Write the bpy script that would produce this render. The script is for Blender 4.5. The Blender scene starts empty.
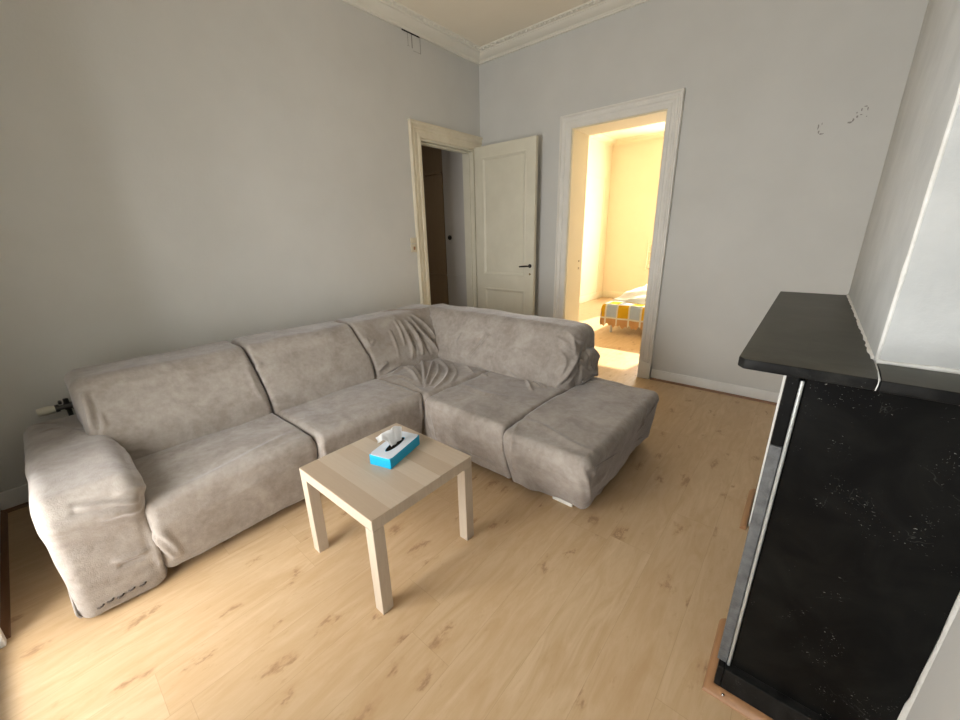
import bpy, bmesh, math, random
import numpy as np
from mathutils import Vector, Matrix, noise
random.seed(7)
C = bpy.context.scene.collection
SC = bpy.context.scene

# ------------------------------------------------------------------ materials
class NT:
    """small node helper"""
    def __init__(s, name):
        s.m = bpy.data.materials.new(name); s.m.use_nodes = True
        s.t = s.m.node_tree; s.t.nodes.clear()
        s.out = s.t.nodes.new('ShaderNodeOutputMaterial')
        s.b = s.t.nodes.new('ShaderNodeBsdfPrincipled')
        s.t.links.new(s.b.outputs[0], s.out.inputs[0])
        s.tc = s.t.nodes.new('ShaderNodeTexCoord')
    def lk(s, a, b): s.t.links.new(a, b)
    def put(s, sock, v):
        if hasattr(v, 'is_linked') or isinstance(v, bpy.types.NodeSocket): s.lk(v, sock)
        else: sock.default_value = v
    def math(s, op, a, b=0.0, c=None):
        n = s.t.nodes.new('ShaderNodeMath'); n.operation = op
        s.put(n.inputs[0], a); s.put(n.inputs[1], b)
        if c is not None: s.put(n.inputs[2], c)
        return n.outputs[0]
    def sep(s, v):
        n = s.t.nodes.new('ShaderNodeSeparateXYZ'); s.lk(v, n.inputs[0]); return n.outputs
    def comb(s, x, y, z=0.0):
        n = s.t.nodes.new('ShaderNodeCombineXYZ')
        for i, v in enumerate((x, y, z)): s.put(n.inputs[i], v)
        return n.outputs[0]
    def mapv(s, v, scale=(1, 1, 1), loc=(0, 0, 0), rot=(0, 0, 0)):
        n = s.t.nodes.new('ShaderNodeMapping'); s.lk(v, n.inputs[0])
        n.inputs['Scale'].default_value = scale; n.inputs['Location'].default_value = loc; n.inputs['Rotation'].default_value = rot
        return n.outputs[0]
    def noise(s, v, scale, detail=3, rough=.55, dist=0):
        n = s.t.nodes.new('ShaderNodeTexNoise'); s.lk(v, n.inputs['Vector'])
        n.inputs['Scale'].default_value = scale; n.inputs['Detail'].default_value = detail
        n.inputs['Roughness'].default_value = rough; n.inputs['Distortion'].default_value = dist
        return n.outputs[0]
    def white(s, v):
        n = s.t.nodes.new('ShaderNodeTexWhiteNoise'); n.noise_dimensions = '3D'; s.lk(v, n.inputs[0]); return n.outputs
    def voro(s, v, scale, feature='F1', rnd=1.0, dims='3D'):
        n = s.t.nodes.new('ShaderNodeTexVoronoi'); n.feature = feature; n.voronoi_dimensions = dims; s.lk(v, n.inputs['Vector'])
        n.inputs['Scale'].default_value = scale; n.inputs['Randomness'].default_value = rnd
        return n.outputs
    def ramp(s, f, stops, interp='LINEAR'):
        n = s.t.nodes.new('ShaderNodeValToRGB'); s.lk(f, n.inputs[0]); n.color_ramp.interpolation = interp
        e = n.color_ramp.elements
        while len(e) < len(stops): e.new(.5)
        for k, (p, c) in zip(e, stops):
            k.position = p; k.color = (c[0], c[1], c[2], 1) if not isinstance(c, (int, float)) else (c, c, c, 1)
        return n.outputs[0]
    def mix(s, f, a, b, mode='MIX'):
        n = s.t.nodes.new('ShaderNodeMix'); n.data_type = 'RGBA'; n.blend_type = mode
        s.put(n.inputs[0], f)
        for sock, v in ((n.inputs[6], a), (n.inputs[7], b)):
            if isinstance(v, bpy.types.NodeSocket): s.lk(v, sock)
            else: sock.default_value = (v[0], v[1], v[2], 1)
        return n.outputs[2]
    def bump(s, h, strength=.2, dist=.01):
        n = s.t.nodes.new('ShaderNodeBump'); n.inputs['Strength'].default_value = strength; n.inputs['Distance'].default_value = dist
        s.lk(h, n.inputs['Height']); s.lk(n.outputs[0], s.b.inputs['Normal'])
    def set(s, col=None, rough=None, metal=None, spec=None, sheen=None, coat=None):
        if col is not None:
            if isinstance(col, bpy.types.NodeSocket): s.lk(col, s.b.inputs['Base Color'])
            else: s.b.inputs['Base Color'].default_value = (*col, 1)
        if rough is not None: s.put(s.b.inputs['Roughness'], rough)
        if metal is not None: s.b.inputs['Metallic'].default_value = metal
        if spec is not None: s.b.inputs['Specular IOR Level'].default_value = spec
        if sheen is not None:
            s.b.inputs['Sheen Weight'].default_value = sheen; s.b.inputs['Sheen Roughness'].default_value = .38
        if coat is not None: s.b.inputs['Coat Weight'].default_value = coat
        return s

def paint(name, a, b, rough=.75, bump=.05, scale=1.3):
    n = NT(name); o = n.tc.outputs['Object']
    f = n.noise(o, scale, 4, .6)
    n.set(n.mix(n.ramp(f, [(.35, 0), (.65, 1)]), a, b), rough, spec=.3)
    n.bump(n.math('ADD', n.noise(o, 55, 3), n.math('MULTIPLY', n.noise(o, 9, 3), .8)), bump, .01)
    return n.m

def plain(name, c, rough=.5, metal=0, spec=.5, var=.08, scale=20, bump=.0):
    n = NT(name); o = n.tc.outputs['Object']
    f = n.noise(o, scale, 3)
    d = [max(0, x * (1 - var)) for x in c]; l = [min(1, x * (1 + var)) for x in c]
    n.set(n.mix(f, d, l), rough, metal, spec)
    if bump: n.bump(n.noise(o, scale * 6, 3), bump, .005)
    return n.m

def floor_mat():
    n = NT('light_maple_laminate'); o = n.tc.outputs['Object']; s = n.sep(o)
    W, L = .193, 1.28
    u = n.math('DIVIDE', s[0], W); row = n.math('FLOOR', u)
    off = n.white(n.comb(row, 3.3, 1.7))[0]
    v = n.math('ADD', n.math('DIVIDE', s[1], L), n.math('MULTIPLY', off, 3.0)); col = n.math('FLOOR', v)
    rnd = n.white(n.comb(row, col, .5)); tint = rnd[0]
    fu = n.math('SUBTRACT', u, row); fv = n.math('SUBTRACT', v, col)
    eu = n.math('MINIMUM', fu, n.math('SUBTRACT', 1.0, fu)); ev = n.math('MINIMUM', fv, n.math('SUBTRACT', 1.0, fv))
    seam = n.math('MINIMUM', n.math('MULTIPLY', eu, W), n.math('MULTIPLY', ev, L))
    seamf = n.math('LESS_THAN', seam, .0009)
    # grain in plank space, shifted per plank
    sh = n.math('MULTIPLY', tint, 37.0)
    pv = n.comb(n.math('ADD', s[0], sh), s[1], n.math('MULTIPLY', tint, 11.0))
    g1 = n.noise(n.mapv(pv, (9, 1.4, 1)), 2.2, 5, .6, 1.2)
    g2 = n.noise(n.mapv(pv, (70, 3.0, 1)), 2.0, 3, .5)
    base = n.mix(n.ramp(g1, [(.3, 0), (.7, 1)]), (.54, .375, .21), (.675, .51, .325))
    base = n.mix(n.math('MULTIPLY', g2, .22), base, (.44, .26, .12))
    base = n.mix(n.math('MULTIPLY', tint, .42), base, (.52, .345, .185))
    # knots: sparse dark spots with soft smoky streaks
    kx = n.math('MULTIPLY', n.math('SUBTRACT', n.noise(n.mapv(pv, (22, 9, 1)), 1.0, 4, .7), .5), .9)
    ky = n.math('MULTIPLY', n.math('SUBTRACT', n.noise(n.mapv(pv, (17, 8, 1), (3, 7, 1)), 1.0, 4, .7), .5), .9)
    ks = n.sep(pv)
    vo = n.voro(n.comb(n.math('ADD', n.math('MULTIPLY', ks[0], 6.6), kx), n.math('ADD', n.math('MULTIPLY', ks[1], 3.1), ky), ks[2]), 1.0, dims='2D')
    pick = n.math('GREATER_THAN', n.sep(vo['Color'])[0], .22)
    dd = vo['Distance']
    size = n.math('MULTIPLY', n.sep(vo['Color'])[1], .9)
    dd = n.math('MULTIPLY', dd, n.math('SUBTRACT', 1.7, size))
    halo = n.math('MULTIPLY', n.ramp(dd, [(.03, 1), (.24, 0)], 'EASE'), pick)
    core = n.math('MULTIPLY', n.ramp(dd, [(.02, 1), (.11, 0)]), pick)
    base = n.mix(n.math('MULTIPLY', halo, .38), base, (.40, .23, .11))
    base = n.mix(n.math('MULTIPLY', core, .55), base, (.24, .125, .06))
    mot = n.noise(n.mapv(pv, (5, 1.6, 1)), 2.6, 4, .65, .8)
    base = n.mix(n.math('MULTIPLY', n.ramp(mot, [(.48, 0), (.68, 1)]), .34), base, (.50, .32, .16))
    fle = n.noise(n.mapv(pv, (26, 9, 1)), 1.6, 4, .7)
    base = n.mix(n.math('MULTIPLY', n.ramp(fle, [(.62, 0), (.74, 1)]), .30), base, (.36, .20, .09))
    base = n.mix(n.math('MULTIPLY', seamf, .34), base, (.33, .20, .10))
    n.set(base, n.math('ADD', .34, n.math('MULTIPLY', g1, .14)), spec=.45)
    n.bump(n.math('SUBTRACT', n.math('MULTIPLY', g2, .15), seamf), .12, .002)
    return n.m

def fabric():
    n = NT('taupe_microsuede'); o = n.tc.outputs['Object']
    a = n.noise(o, 5, 4, .65, .6); b = n.noise(o, 28, 4, .7)
    f = n.ramp(n.math('ADD', n.math('MULTIPLY', a, .65), n.math('MULTIPLY', b, .35)), [(.38, 0), (.62, 1)])
    c = n.mix(f, (.275, .238, .206), (.405, .365, .328))
    sp = n.voro(o, 3.1)
    dust = n.ramp(sp['Distance'], [(0, 1), (.018, 0)])
    c = n.mix(n.math('MULTIPLY', dust, .35), c, (.7, .68, .64))
    n.set(c, .93, spec=.15, sheen=.5)
    n.b.inputs['Sheen Tint'].default_value = (.90, .92, 1, 1)
    n.bump(n.math('ADD', n.noise(o, 240, 2), n.math('MULTIPLY', n.noise(o, 30, 4, .6), 1.6)), .28, .004)
    return n.m

def marble(name='black_marble', c0=(.004, .004, .004), c1=(.010, .010, .009), rough=.28, fleck=.6, spec=.10):
    n = NT(name); o = n.tc.outputs['Object']
    cl = n.noise(o, 7, 5, .65, .8)
    c = n.mix(n.ramp(cl, [(.4, 0), (.75, 1)]), c0, c1)
    mask = n.ramp(n.noise(o, 9, 4, .7), [(.53, 0), (.60, 1)])
    fl = n.ramp(n.noise(n.mapv(o, (1, 1, 1.6)), 150, 2, .7), [(.66, 0), (.71, 1)])
    c = n.mix(n.math('MULTIPLY', n.math('MULTIPLY', mask, fl), fleck), c, (.40, .40, .37))
    vn = n.noise(n.mapv(o, (1, 1, 1), rot=(.4, .5, .2)), 2.1, 5, .6, 2.0)
    vein = n.ramp(n.math('ABSOLUTE', n.math('SUBTRACT', vn, .5)), [(0, 1), (.004, 0)])
    c = n.mix(n.math('MULTIPLY', n.math('MULTIPLY', vein, mask), .12), c, (.22, .22, .2))
    n.set(c, rough, spec=spec)
    n.bump(n.noise(o, 18, 3), .03, .004)
    return n.m

def table_wood():
    n = NT('striped_pale_oak_foil'); o = n.tc.outputs['Object']; s = n.sep(o)
    W = .087
    u = n.math('DIVIDE', n.math('ADD', s[1], .013), W); row = n.math('FLOOR', u)
    h = n.white(n.comb(row, 9.1, 2.2))[0]
    g = n.noise(n.mapv(n.comb(s[0], n.math('ADD', s[1], n.math('MULTIPLY', h, 13)), s[2]), (3, 60, 60)), 2, 4, .6)
    c = n.mix(h, (.40, .295, .20), (.60, .52, .42))
    c = n.mix(n.math('MULTIPLY', g, .35), c, (.30, .22, .15))
    n.set(c, .42, spec=.45)
    return n.m

def table_edge():
    n = NT('pale_oak_foil_edge'); o = n.tc.outputs['Object']
    g = n.noise(n.mapv(o, (40, 40, 5)), 2, 4, .6)
    n.set(n.mix(g, (.46, .38, .29), (.60, .52, .42)), .45, spec=.4)
    return n.m

def wood(name, a, b, sc=(3, 40, 40)):
    n = NT(name); o = n.tc.outputs['Object']
    g = n.noise(n.mapv(o, sc), 2, 4, .6, .6)
    n.set(n.mix(g, a, b), .42, spec=.45)
    return n.m

M = {}
M['wall'] = paint('grey_white_wall_paint', (.615, .612, .585), (.655, .652, .625))
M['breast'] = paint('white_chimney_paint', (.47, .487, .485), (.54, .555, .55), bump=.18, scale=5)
M['putty'] = paint('white_filler', (.72, .72, .68), (.80, .80, .77), bump=.4, scale=20)
M['ceiling'] = paint('ceiling_paint', (.88, .81, .67), (.91, .84, .70), bump=.03)
M['cornice'] = paint('cornice_paint', (.80, .77, .68), (.85, .82, .73), bump=.03)
M['cream'] = paint('cream_gloss_paint', (.70, .67, .55), (.75, .72, .60), rough=.42, bump=.03, scale=4)
M['casing'] = paint('warm_white_gloss_paint', (.76, .745, .69), (.82, .80, .75), rough=.42, bump=.04, scale=4)
M['door1case'] = paint('yellowed_gloss_paint', (.73, .66, .51), (.81, .75, .60), rough=.42, bump=.05, scale=6)
M['base'] = paint('baseboard_paint', (.76, .76, .74), (.82, .82, .80), rough=.45, bump=.03, scale=5)
M['yellow'] = paint('pale_yellow_wall_paint', (.82, .715, .52), (.86, .755, .56))
M['bedceil'] = paint('bedroom_ceiling_paint', (.80, .72, .52), (.84, .76, .56))
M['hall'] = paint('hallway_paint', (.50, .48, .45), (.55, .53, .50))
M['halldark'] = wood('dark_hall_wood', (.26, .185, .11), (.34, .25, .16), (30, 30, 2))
M['floor'] = floor_mat()
M['fabric'] = fabric()
M['seam'] = plain('dark_seam_cord', (.10, .083, .072), .95, spec=.1)  # dark thread colour of the hem stitches
M['marble'] = marble()
M['slate'] = marble('dull_black_slate', (.066, .064, .051), (.092, .088, .073), .42, .2)
M['marble_edge'] = marble('rough_black_marble_edge', (.006, .006, .006), (.03, .03, .028), .45, .35)
M['greystone'] = plain('scuffed_grey_edge', (.10, .104, .106), .38, var=.9, scale=30, bump=.4)
M['steel'] = plain('brushed_steel_edge', (.50, .53, .52), .30, metal=.6, var=.15, scale=30)
M['whiteedge'] = plain('white_enamel_edge', (.85, .85, .80), .35, var=.04)
M['table'] = table_wood(); M['tedge'] = table_edge()
M['strip'] = wood('brown_quarter_round', (.27, .135, .06), (.35, .19, .09), (30, 3, 30))
M['basestrip'] = wood('dark_base_quarter_round', (.20, .10, .05), (.28, .15, .08), (3, 30, 30))
M['darkstrip'] = wood('dark_brown_quarter_round', (.13, .065, .03), (.20, .10, .05), (3, 30, 30))
M['blue'] = plain('cyan_carton', (.0, .36, .62), .4, var=.05)
M['cardwhite'] = plain('pale_blue_white_carton', (.66, .72, .80), .4, var=.03)
M['tissue'] = plain('tissue_paper', (.93, .93, .92), .9, spec=.1, var=.04)
M['black'] = plain('black_metal', (.012, .011, .010), .4)
M['dark'] = plain('dark_void', (.01, .009, .008), .9, spec=.1)
M['brass'] = plain('dull_brass', (.32, .24, .12), .35, metal=.8)
M['rad'] = plain('radiator_enamel', (.62, .62, .58), .4)
M['knob'] = plain('ivory_plastic', (.62, .60, .50), .4)
M['plastic'] = plain('yellowed_plastic', (.66, .60, .46), .4)
M['chrome'] = plain('chrome', (.6, .6, .6), .2, metal=1)
M['mark'] = plain('peeled_paint_mark', (.30, .29, .27), .9)
M['duvet'] = plain('white_cotton', (.86, .84, .78), .9, spec=.1, bump=.2)
M['bl_y'] = plain('yellow_check', (.80, .50, .03), .9, spec=.1)
M['bl_b'] = plain('grey_blue_check', (.50, .60, .74), .9, spec=.1)
M['bl_w'] = plain('white_check_line', (.82, .80, .70), .9, spec=.1)
M['bl_o'] = plain('orange_brown_border', (.66, .40, .19), .9, spec=.1)
M['legmetal'] = plain('grey_bed_leg', (.45, .45, .44), .35, metal=.5)

# ------------------------------------------------------------------ mesh helpers
def link(o, parent=None):
    C.objects.link(o)
    if parent is not None: o.parent = parent
    return o

def obj(name, bm, mats, parent=None, smooth=False, angle=None, origin=None):
    me = bpy.data.meshes.new(name)
    bmesh.ops.recalc_face_normals(bm, faces=bm.faces)
    if origin is not None:
        bmesh.ops.translate(bm, vec=-Vector(origin), verts=bm.verts)
    bm.to_mesh(me); bm.free()
    for m in (mats if isinstance(mats, (list, tuple)) else [mats]): me.materials.append(m)
    if smooth:
        for p in me.polygons: p.use_smooth = True
        if angle: me.set_sharp_from_angle(angle=math.radians(angle))
    o = bpy.data.objects.new(name, me)
    link(o, parent)
    if origin is not None: o.location = Vector(origin)
    return o

def thing(name, label, cat, loc=(0, 0, 0), rotz=0, group=None):
    o = bpy.data.objects.new(name, None); o.empty_display_size = .05
    C.objects.link(o); o.location = loc; o.rotation_euler = (0, 0, rotz)
    o['label'] = label; o['category'] = cat
    if group: o['group'] = group
    return o

def tag(o, label, cat, group=None):
    o['label'] = label; o['category'] = cat
    if group: o['group'] = group
    return o

def struct(o, label=None, cat=None):
    o['kind'] = 'structure'
    if label: o['label'] = label
    if cat: o['category'] = cat
    return o

def box(bm, x0, x1, y0, y1, z0, z1, bev=0, seg=2, mi=0):
    r = bmesh.ops.create_cube(bm, size=1)
    for v in r['verts']:
        v.co = Vector(((x0 + x1) / 2 + v.co.x * (x1 - x0), (y0 + y1) / 2 + v.co.y * (y1 - y0), (z0 + z1) / 2 + v.co.z * (z1 - z0)))
    fs = set(f for v in r['verts'] for f in v.link_faces)
    for f in fs: f.material_index = mi
    if bev:
        es = list(set(e for v in r['verts'] for e in v.link_edges))
        bmesh.ops.bevel(bm, geom=es, offset=bev, segments=seg, affect='EDGES', profile=.5)
    return bm

def bx(*a, **k):
    bm = bmesh.new(); return box(bm, *a, **k)

def tube(bm, pts, r, n=10, caps=True, mi=0):
    """tube along a polyline; r a number or a list"""
    pts = [Vector(p) for p in pts]; rings = []
    rr = r if isinstance(r, (list, tuple)) else [r] * len(pts)
    up = None
    for i, p in enumerate(pts):
        t = (pts[min(i + 1, len(pts) - 1)] - pts[max(i - 1, 0)]).normalized()
        if up is None or abs(t.dot(up)) > .98:
            up = Vector((0, 0, 1)) if abs(t.z) < .9 else Vector((1, 0, 0))
        a = t.cross(up).normalized(); b = t.cross(a).normalized()
        rings.append([bm.verts.new(p + (a * math.cos(2 * math.pi * k / n) + b * math.sin(2 * math.pi * k / n)) * rr[i]) for k in range(n)])
    for i in range(len(rings) - 1):
        for k in range(n):
            f = bm.faces.new((rings[i][k], rings[i][(k + 1) % n], rings[i + 1][(k + 1) % n], rings[i + 1][k])); f.material_index = mi
    if caps:
        for ring in (rings[0], rings[-1]):
            f = bm.faces.new(ring); f.material_index = mi
    return bm

def sweep(bm, prof, path, closed=False):
    """prof: list of (d, h) in the frame given per path point: path = [(origin, dvec, hvec)]"""
    rows = [[bm.verts.new(Vector(o) + Vector(a) * d + Vector(b) * h) for d, h in prof] for o, a, b in path]
    n = len(prof)
    for i in range(len(rows) - 1):
        for k in range(n):
            bm.faces.new((rows[i][k], rows[i][(k + 1) % n], rows[i + 1][(k + 1) % n], rows[i + 1][k]))
    if not closed:
        bm.faces.new(rows[0]); bm.faces.new(rows[-1])
    return bm

def casing(bm, y0, y1, z1, w, axis, plane, sgn, prof, z0=0.0, legs=(True, True)):
    """mitred three-sided door casing; inner opening y0..y1, top z1; prof = (outward, thickness) points"""
    def P(u, z, d):
        return (plane + sgn * d, u, z) if axis == 'x' else (u, plane + sgn * d, z)
    path = []
    N = (sgn, 0, 0) if axis == 'x' else (0, sgn, 0)
    U = Vector((0, 1, 0)) if axis == 'x' else Vector((1, 0, 0)); Z = Vector((0, 0, 1))
    if legs[0]: path.append((P(y0, z0, 0), -U, N))
    path.append((P(y0, z1, 0), (-U + Z) if legs[0] else Z, N))
    path.append((P(y1 if legs[1] else -.001, z1, 0), (U + Z) if legs[1] else Z, N))
    if legs[1]: path.append((P(y1, z0, 0), U, N))
    return sweep(bm, prof, path)

# ------------------------------------------------------------------ dimensions (metres; room corner at the origin)
RX = 3.60      # right wall (alcove face)
FY = -4.27     # window wall
HZ = 3.27      # ceiling height
LW = -.16      # far face of the left wall
BW = .34       # far face of the back wall
DX0, DX1, DZ = 1.175, 2.055, 2.388           # bedroom doorway
HY0, HY1, HDZ = -.945, -.115, 2.345         # hallway doorway
BY = 4.70      # far wall of the bedroom

# ------------------------------------------------------------------ shell
bm = bx(LW - 2.2, RX + .5, FY - .5, BY + .3, -.12, 0)
struct(obj('floor', bm, M['floor']))
bm = bx(LW, RX + .5, FY - .4, BW, HZ, HZ + .15)
struct(obj('ceiling', bm, M['ceiling']))
bm = bmesh.new()
box(bm, LW, 0, FY - .4, HY0, 0, HZ); box(bm, LW, 0, HY1, BW, 0, HZ); box(bm, LW, 0, HY0, HY1, HDZ, HZ)
wl = struct(obj('wall_left', bm, M['wall']))
bm = bmesh.new()
box(bm, 0, DX0, 0, BW, 0, HZ); box(bm, DX1, RX + .5, 0, BW, 0, HZ); box(bm, DX0, DX1, 0, BW, DZ, HZ)
wb = struct(obj('wall_back', bm, M['wall']))
bm = bx(RX, RX + .5, FY - .4, 0, 0, HZ)
struct(obj('wall_right', bm, M['wall']))
# window wall behind the camera, two tall openings
W1 = (1.16, 2.10); W2 = (2.42, 3.36); WZ = (.06, 2.15)
bm = bmesh.new()
for a, b in ((0, W1[0]), (W1[1], W2[0]), (W2[1], RX)): box(bm, a, b, FY - .35, FY, 0, HZ)
for a, b in (W1, W2):
    box(bm, a, b, FY - .35, FY, WZ[1], HZ); box(bm, a, b, FY - .35, FY, 0, WZ[0])
struct(obj('wall_front', bm, M['wall']))
for i, (a, b) in enumerate((W1, W2)):
    bm = bmesh.new()
    y0, y1 = FY - .20, FY - .14
    box(bm, a, a + .06, y0, y1, WZ[0], WZ[1], .004); box(bm, b - .06, b, y0, y1, WZ[0], WZ[1], .004)
    box(bm, a + .06, b - .06, y0, y1, WZ[1] - .07, WZ[1], .004); box(bm, a + .06, b - .06, y0, y1, WZ[0], WZ[0] + .12, .004)
    box(bm, (a + b) / 2 - .045, (a + b) / 2 + .045, y0, y1, WZ[0] + .12, WZ[1] - .07, .004)
    box(bm, a + .06, b - .06, y0 + .01, y1 - .01, .75, .81, .004)
    struct(obj('window_%d' % (i + 1), bm, M['casing']))

# chimney breast on the right wall
CX, CY0, CY1 = 3.37, -2.655, -1.455
bm = bmesh.new()
box(bm, CX, RX, CY0, CY1, 0, HZ, .006, 2)
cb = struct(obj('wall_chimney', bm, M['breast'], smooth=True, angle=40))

# cornice: stepped and coved profile with a bead row, swept round the room
prof = [(0, 0), (0, -.075), (.018, -.075), (.020, -.066), (.030, -.062), (.034, -.056), (.060, -.050), (.085, -.040),
        (.104, -.027), (.108, -.022), (.118, -.022), (.121, -.013), (.150, -.011), (.172, -.010), (.176, 0)]
def cornice(name, z, pts, beads=True, mat=None):
    bm = bmesh.new()
    path = []
    n = len(pts)
    for i in range(n):
        p = Vector((*pts[i], 0)); a = Vector((*pts[i - 1], 0)); b = Vector((*pts[(i + 1) % n], 0))
        d1 = (p - a).normalized(); d2 = (b - p).normalized()
        n1 = Vector((-d1.y, d1.x, 0)); n2 = Vector((-d2.y, d2.x, 0))
        m = n1 + n2
        if m.length > 1e-6: m = m / (m.dot(n1))
        path.append(((p.x, p.y, z), m, (0, 0, 1)))
    path.append(path[0])
    sweep(bm, prof, path, closed=True)
    if beads:
        for i in range(n):
            p = Vector((*pts[i], 0)); b = Vector((*pts[(i + 1) % n], 0)); d = (b - p); L = d.length; d.normalize()
            nn = Vector((-d.y, d.x, 0))
            # only on the two walls the photo shows
            k = int((L - .30) / .052)
            if i not in beads: continue
            for j in range(k + 1):
                c = p + d * (.15 + j * (L - .30) / k) + nn * .158 + Vector((0, 0, z - .015))
                r = bmesh.ops.create_uvsphere(bm, u_segments=7, v_segments=5, radius=.014)
                for v in r['verts']: v.co = Vector((v.co.x, v.co.y, v.co.z * .75)) + c
    return struct(obj(name, bm, mat or M['cornice'], smooth=True, angle=18))
# counter-clockwise inside loop (inward normal on the left)
cornice('trim_1', HZ, [(0, FY), (RX, FY), (RX, CY0), (CX, CY0), (CX, CY1), (RX, CY1), (RX, 0), (0, 0)], beads=(6, 7))

# baseboards
def board(name, x0, x1, y0, y1, h, mat=None):
    bm = bx(x0, x1, y0, y1, 0, h, .006, 2)
    return struct(obj(name, bm, mat or M['base'], smooth=True, angle=40))
board('baseboard_back', DX1 + .125, RX, -.018, 0, .105)
board('baseboard_back_left', .02, DX0 - .125, -.018, 0, .105)
board('baseboard_left', 0, .018, FY + .02, HY0 - .125, .12)
board('baseboard_front', .018, W1[0] - .02, FY, FY + .018, .16)
board('baseboard_right', RX - .018, RX, CY1 + .02, -.02, .105)
def quarter(name, p0, p1, nrm, r, mat):
    pr = [(0, 0)] + [(r * math.cos(a), r * math.sin(a)) for a in [k * math.pi / 12 for k in range(7)]]
    bm = bmesh.new()
    sweep(bm, pr, [(p0, nrm, (0, 0, 1)), (p1, nrm, (0, 0, 1))])
    return struct(obj(name, bm, mat, smooth=True, angle=50))
quarter('trim_2', (DX1 + .125, -.018, 0), (RX, -.018, 0), (0, -1, 0), .018, M['basestrip'])
quarter('trim_3', (.018, FY + .018, 0), (W1[0] - .02, FY + .018, 0), (0, 1, 0), .022, M['darkstrip'])
quarter('trim_4', (.018, FY + .02, 0), (.018, HY0 - .125, 0), (1, 0, 0), .018, M['darkstrip'])
# white painted board at the window reveal, left edge of the picture
bm = bx(W1[0] - .02, W1[0] + .02, FY - .13, FY + .03, 0, 2.9, .005)
struct(obj('trim_5', bm, M['base']))
bm = bx(W1[0], W1[1], FY - .14, FY, .0, .062, .006)
struct(obj('trim_6', bm, M['strip']))

# casings
pc = [(0, 0), (0, .018), (.012, .022), (.030, .022), (.034, .016), (.055, .018), (.062, .026), (.078, .028), (.083, .022), (.095, .026), (.104, .038), (.116, .038), (.118, .030), (.118, 0)]
bm = bmesh.new(); casing(bm, DX0, DX1, DZ, 0, 'y', 0, -1, pc)
box(bm, DX0 - .118, DX0, -.042, 0, 0, .17, .004); box(bm, DX1, DX1 + .118, -.042, 0, 0, .17, .004)
struct(obj('trim_7', bm, M['casing'], smooth=True, angle=30))
bm = bmesh.new(); casing(bm, HY0, HY1, HDZ, 0, 'x', 0, 1, [(d * 1.18, h) for d, h in pc], legs=(True, False))
box(bm, 0, .022, HY1, -.018, 0, HDZ + .01, .003)
struct(obj('trim_8', bm, M['door1case'], smooth=True, angle=30))
# jamb linings
bm = bmesh.new()
box(bm, DX0 - .012, DX0 + .012, .0, BW + .012, 0, DZ); box(bm, DX1 - .012, DX1 + .012, 0, BW + .012, 0, DZ); box(bm, DX0 + .012, DX1 - .012, 0, BW + .012, DZ - .012, DZ + .012)
lin = struct(obj('trim_9', bm, M['bedceil']))
bm = bmesh.new()
for z in (1.02, 1.10): box(bm, DX0 + .012, DX0 + .016, .262, .282, z, z + .022, .001)
obj('latch_plate', bm, M['brass'], lin)
bm = bmesh.new()
box(bm, LW - .01, .0, HY0 - .01, HY0 + .018, 0, HDZ); box(bm, LW - .01, 0, HY1 - .018, HY1 + .01, 0, HDZ); box(bm, LW - .01, 0, HY0 + .018, HY1 - .018, HDZ - .018, HDZ + .01)
box(bm, -.10, -.055, HY1 - .034, HY1 - .018, 0, HDZ - .018, .003); box(bm, -.10, -.055, HY0 + .018, HY0 + .034, 0, HDZ - .018, .003)
box(bm, -.10, -.055, HY0 + .034, HY1 - .034, HDZ - .036, HDZ - .018, .003)
struct(obj('trim_10', bm, M['cream']))

# ------------------------------------------------------------------ open panelled door leaf
def panel_leaf(x0, x1, y0, y1, z0, z1, panels, fr=.012):
    """leaf facing -y with recessed panels surrounded by a raised bead"""
    bm = bmesh.new()
    t = .013
    box(bm, x0, x1, y0 + t, y1 - t, z0, z1)
    for ya, yb, s in ((y0, y0 + t, -1), (y1 - t, y1, 1)):
        xs = sorted({x0, x1, *[p[0] for p in panels], *[p[1] for p in panels]})
        zs = sorted({z0, z1, *[p[2] for p in panels], *[p[3] for p in panels]})
        for i in range(len(xs) - 1):
            for j in range(len(zs) - 1):
                cx, cz = (xs[i] + xs[i + 1]) / 2, (zs[j] + zs[j + 1]) / 2
                if not any(p[0] < cx < p[1] and p[2] < cz < p[3] for p in panels):
                    box(bm, xs[i], xs[i + 1], ya, yb, zs[j], zs[j + 1])
        yo = ya if s < 0 else yb
        for a, b, c, d in panels:
            pr = [(0, 0), (0, -.003), (-.008, -.006), (-.016, -.004), (-.028, .005), (-.038, .0125)]
            pts = [(a, c), (b, c), (b, d), (a, d)]
            cxm, czm = (a + b) / 2, (c + d) / 2
            path = []
            for (px, pz) in pts + [pts[0]]:
                out = Vector((1 if px > cxm else -1, 0, 1 if pz > czm else -1))
                path.append(((px, yo, pz), out, (0, -s, 0)))
            sweep(bm, pr, path, closed=True)
    return bm
LX0, LX1, LYa, LYb = .042, .862, -.158, -.118
bm = panel_leaf(LX0, LX1, LYa, LYb, .012, 2.355, [(LX0 + .105, LX1 - .115, .955, 2.245), (LX0 + .105, LX1 - .115, .18, .80)])
d1 = struct(obj('door_1', bm, M['cream'], smooth=True, angle=25))
bm = bmesh.new()
tube(bm, [(.815, LYa, 1.075), (.815, LYa - .045, 1.075)], .008)
tube(bm, [(.822, LYa - .042, 1.076), (.77, LYa - .046, 1.073), (.735, LYa - .044, 1.070), (.700, LYa - .040, 1.066)], [.008, .010, .009, .008])
tube(bm, [(.815, LYa, 1.075), (.815, LYa - .006, 1.075)], .021, 16)
obj('door_handle', bm, M['black'], d1, smooth=True, angle=50)
bm = bmesh.new(); tube(bm, [(.815, LYa + .002, .985), (.815, LYa - .004, .985)], .012, 14)
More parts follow.
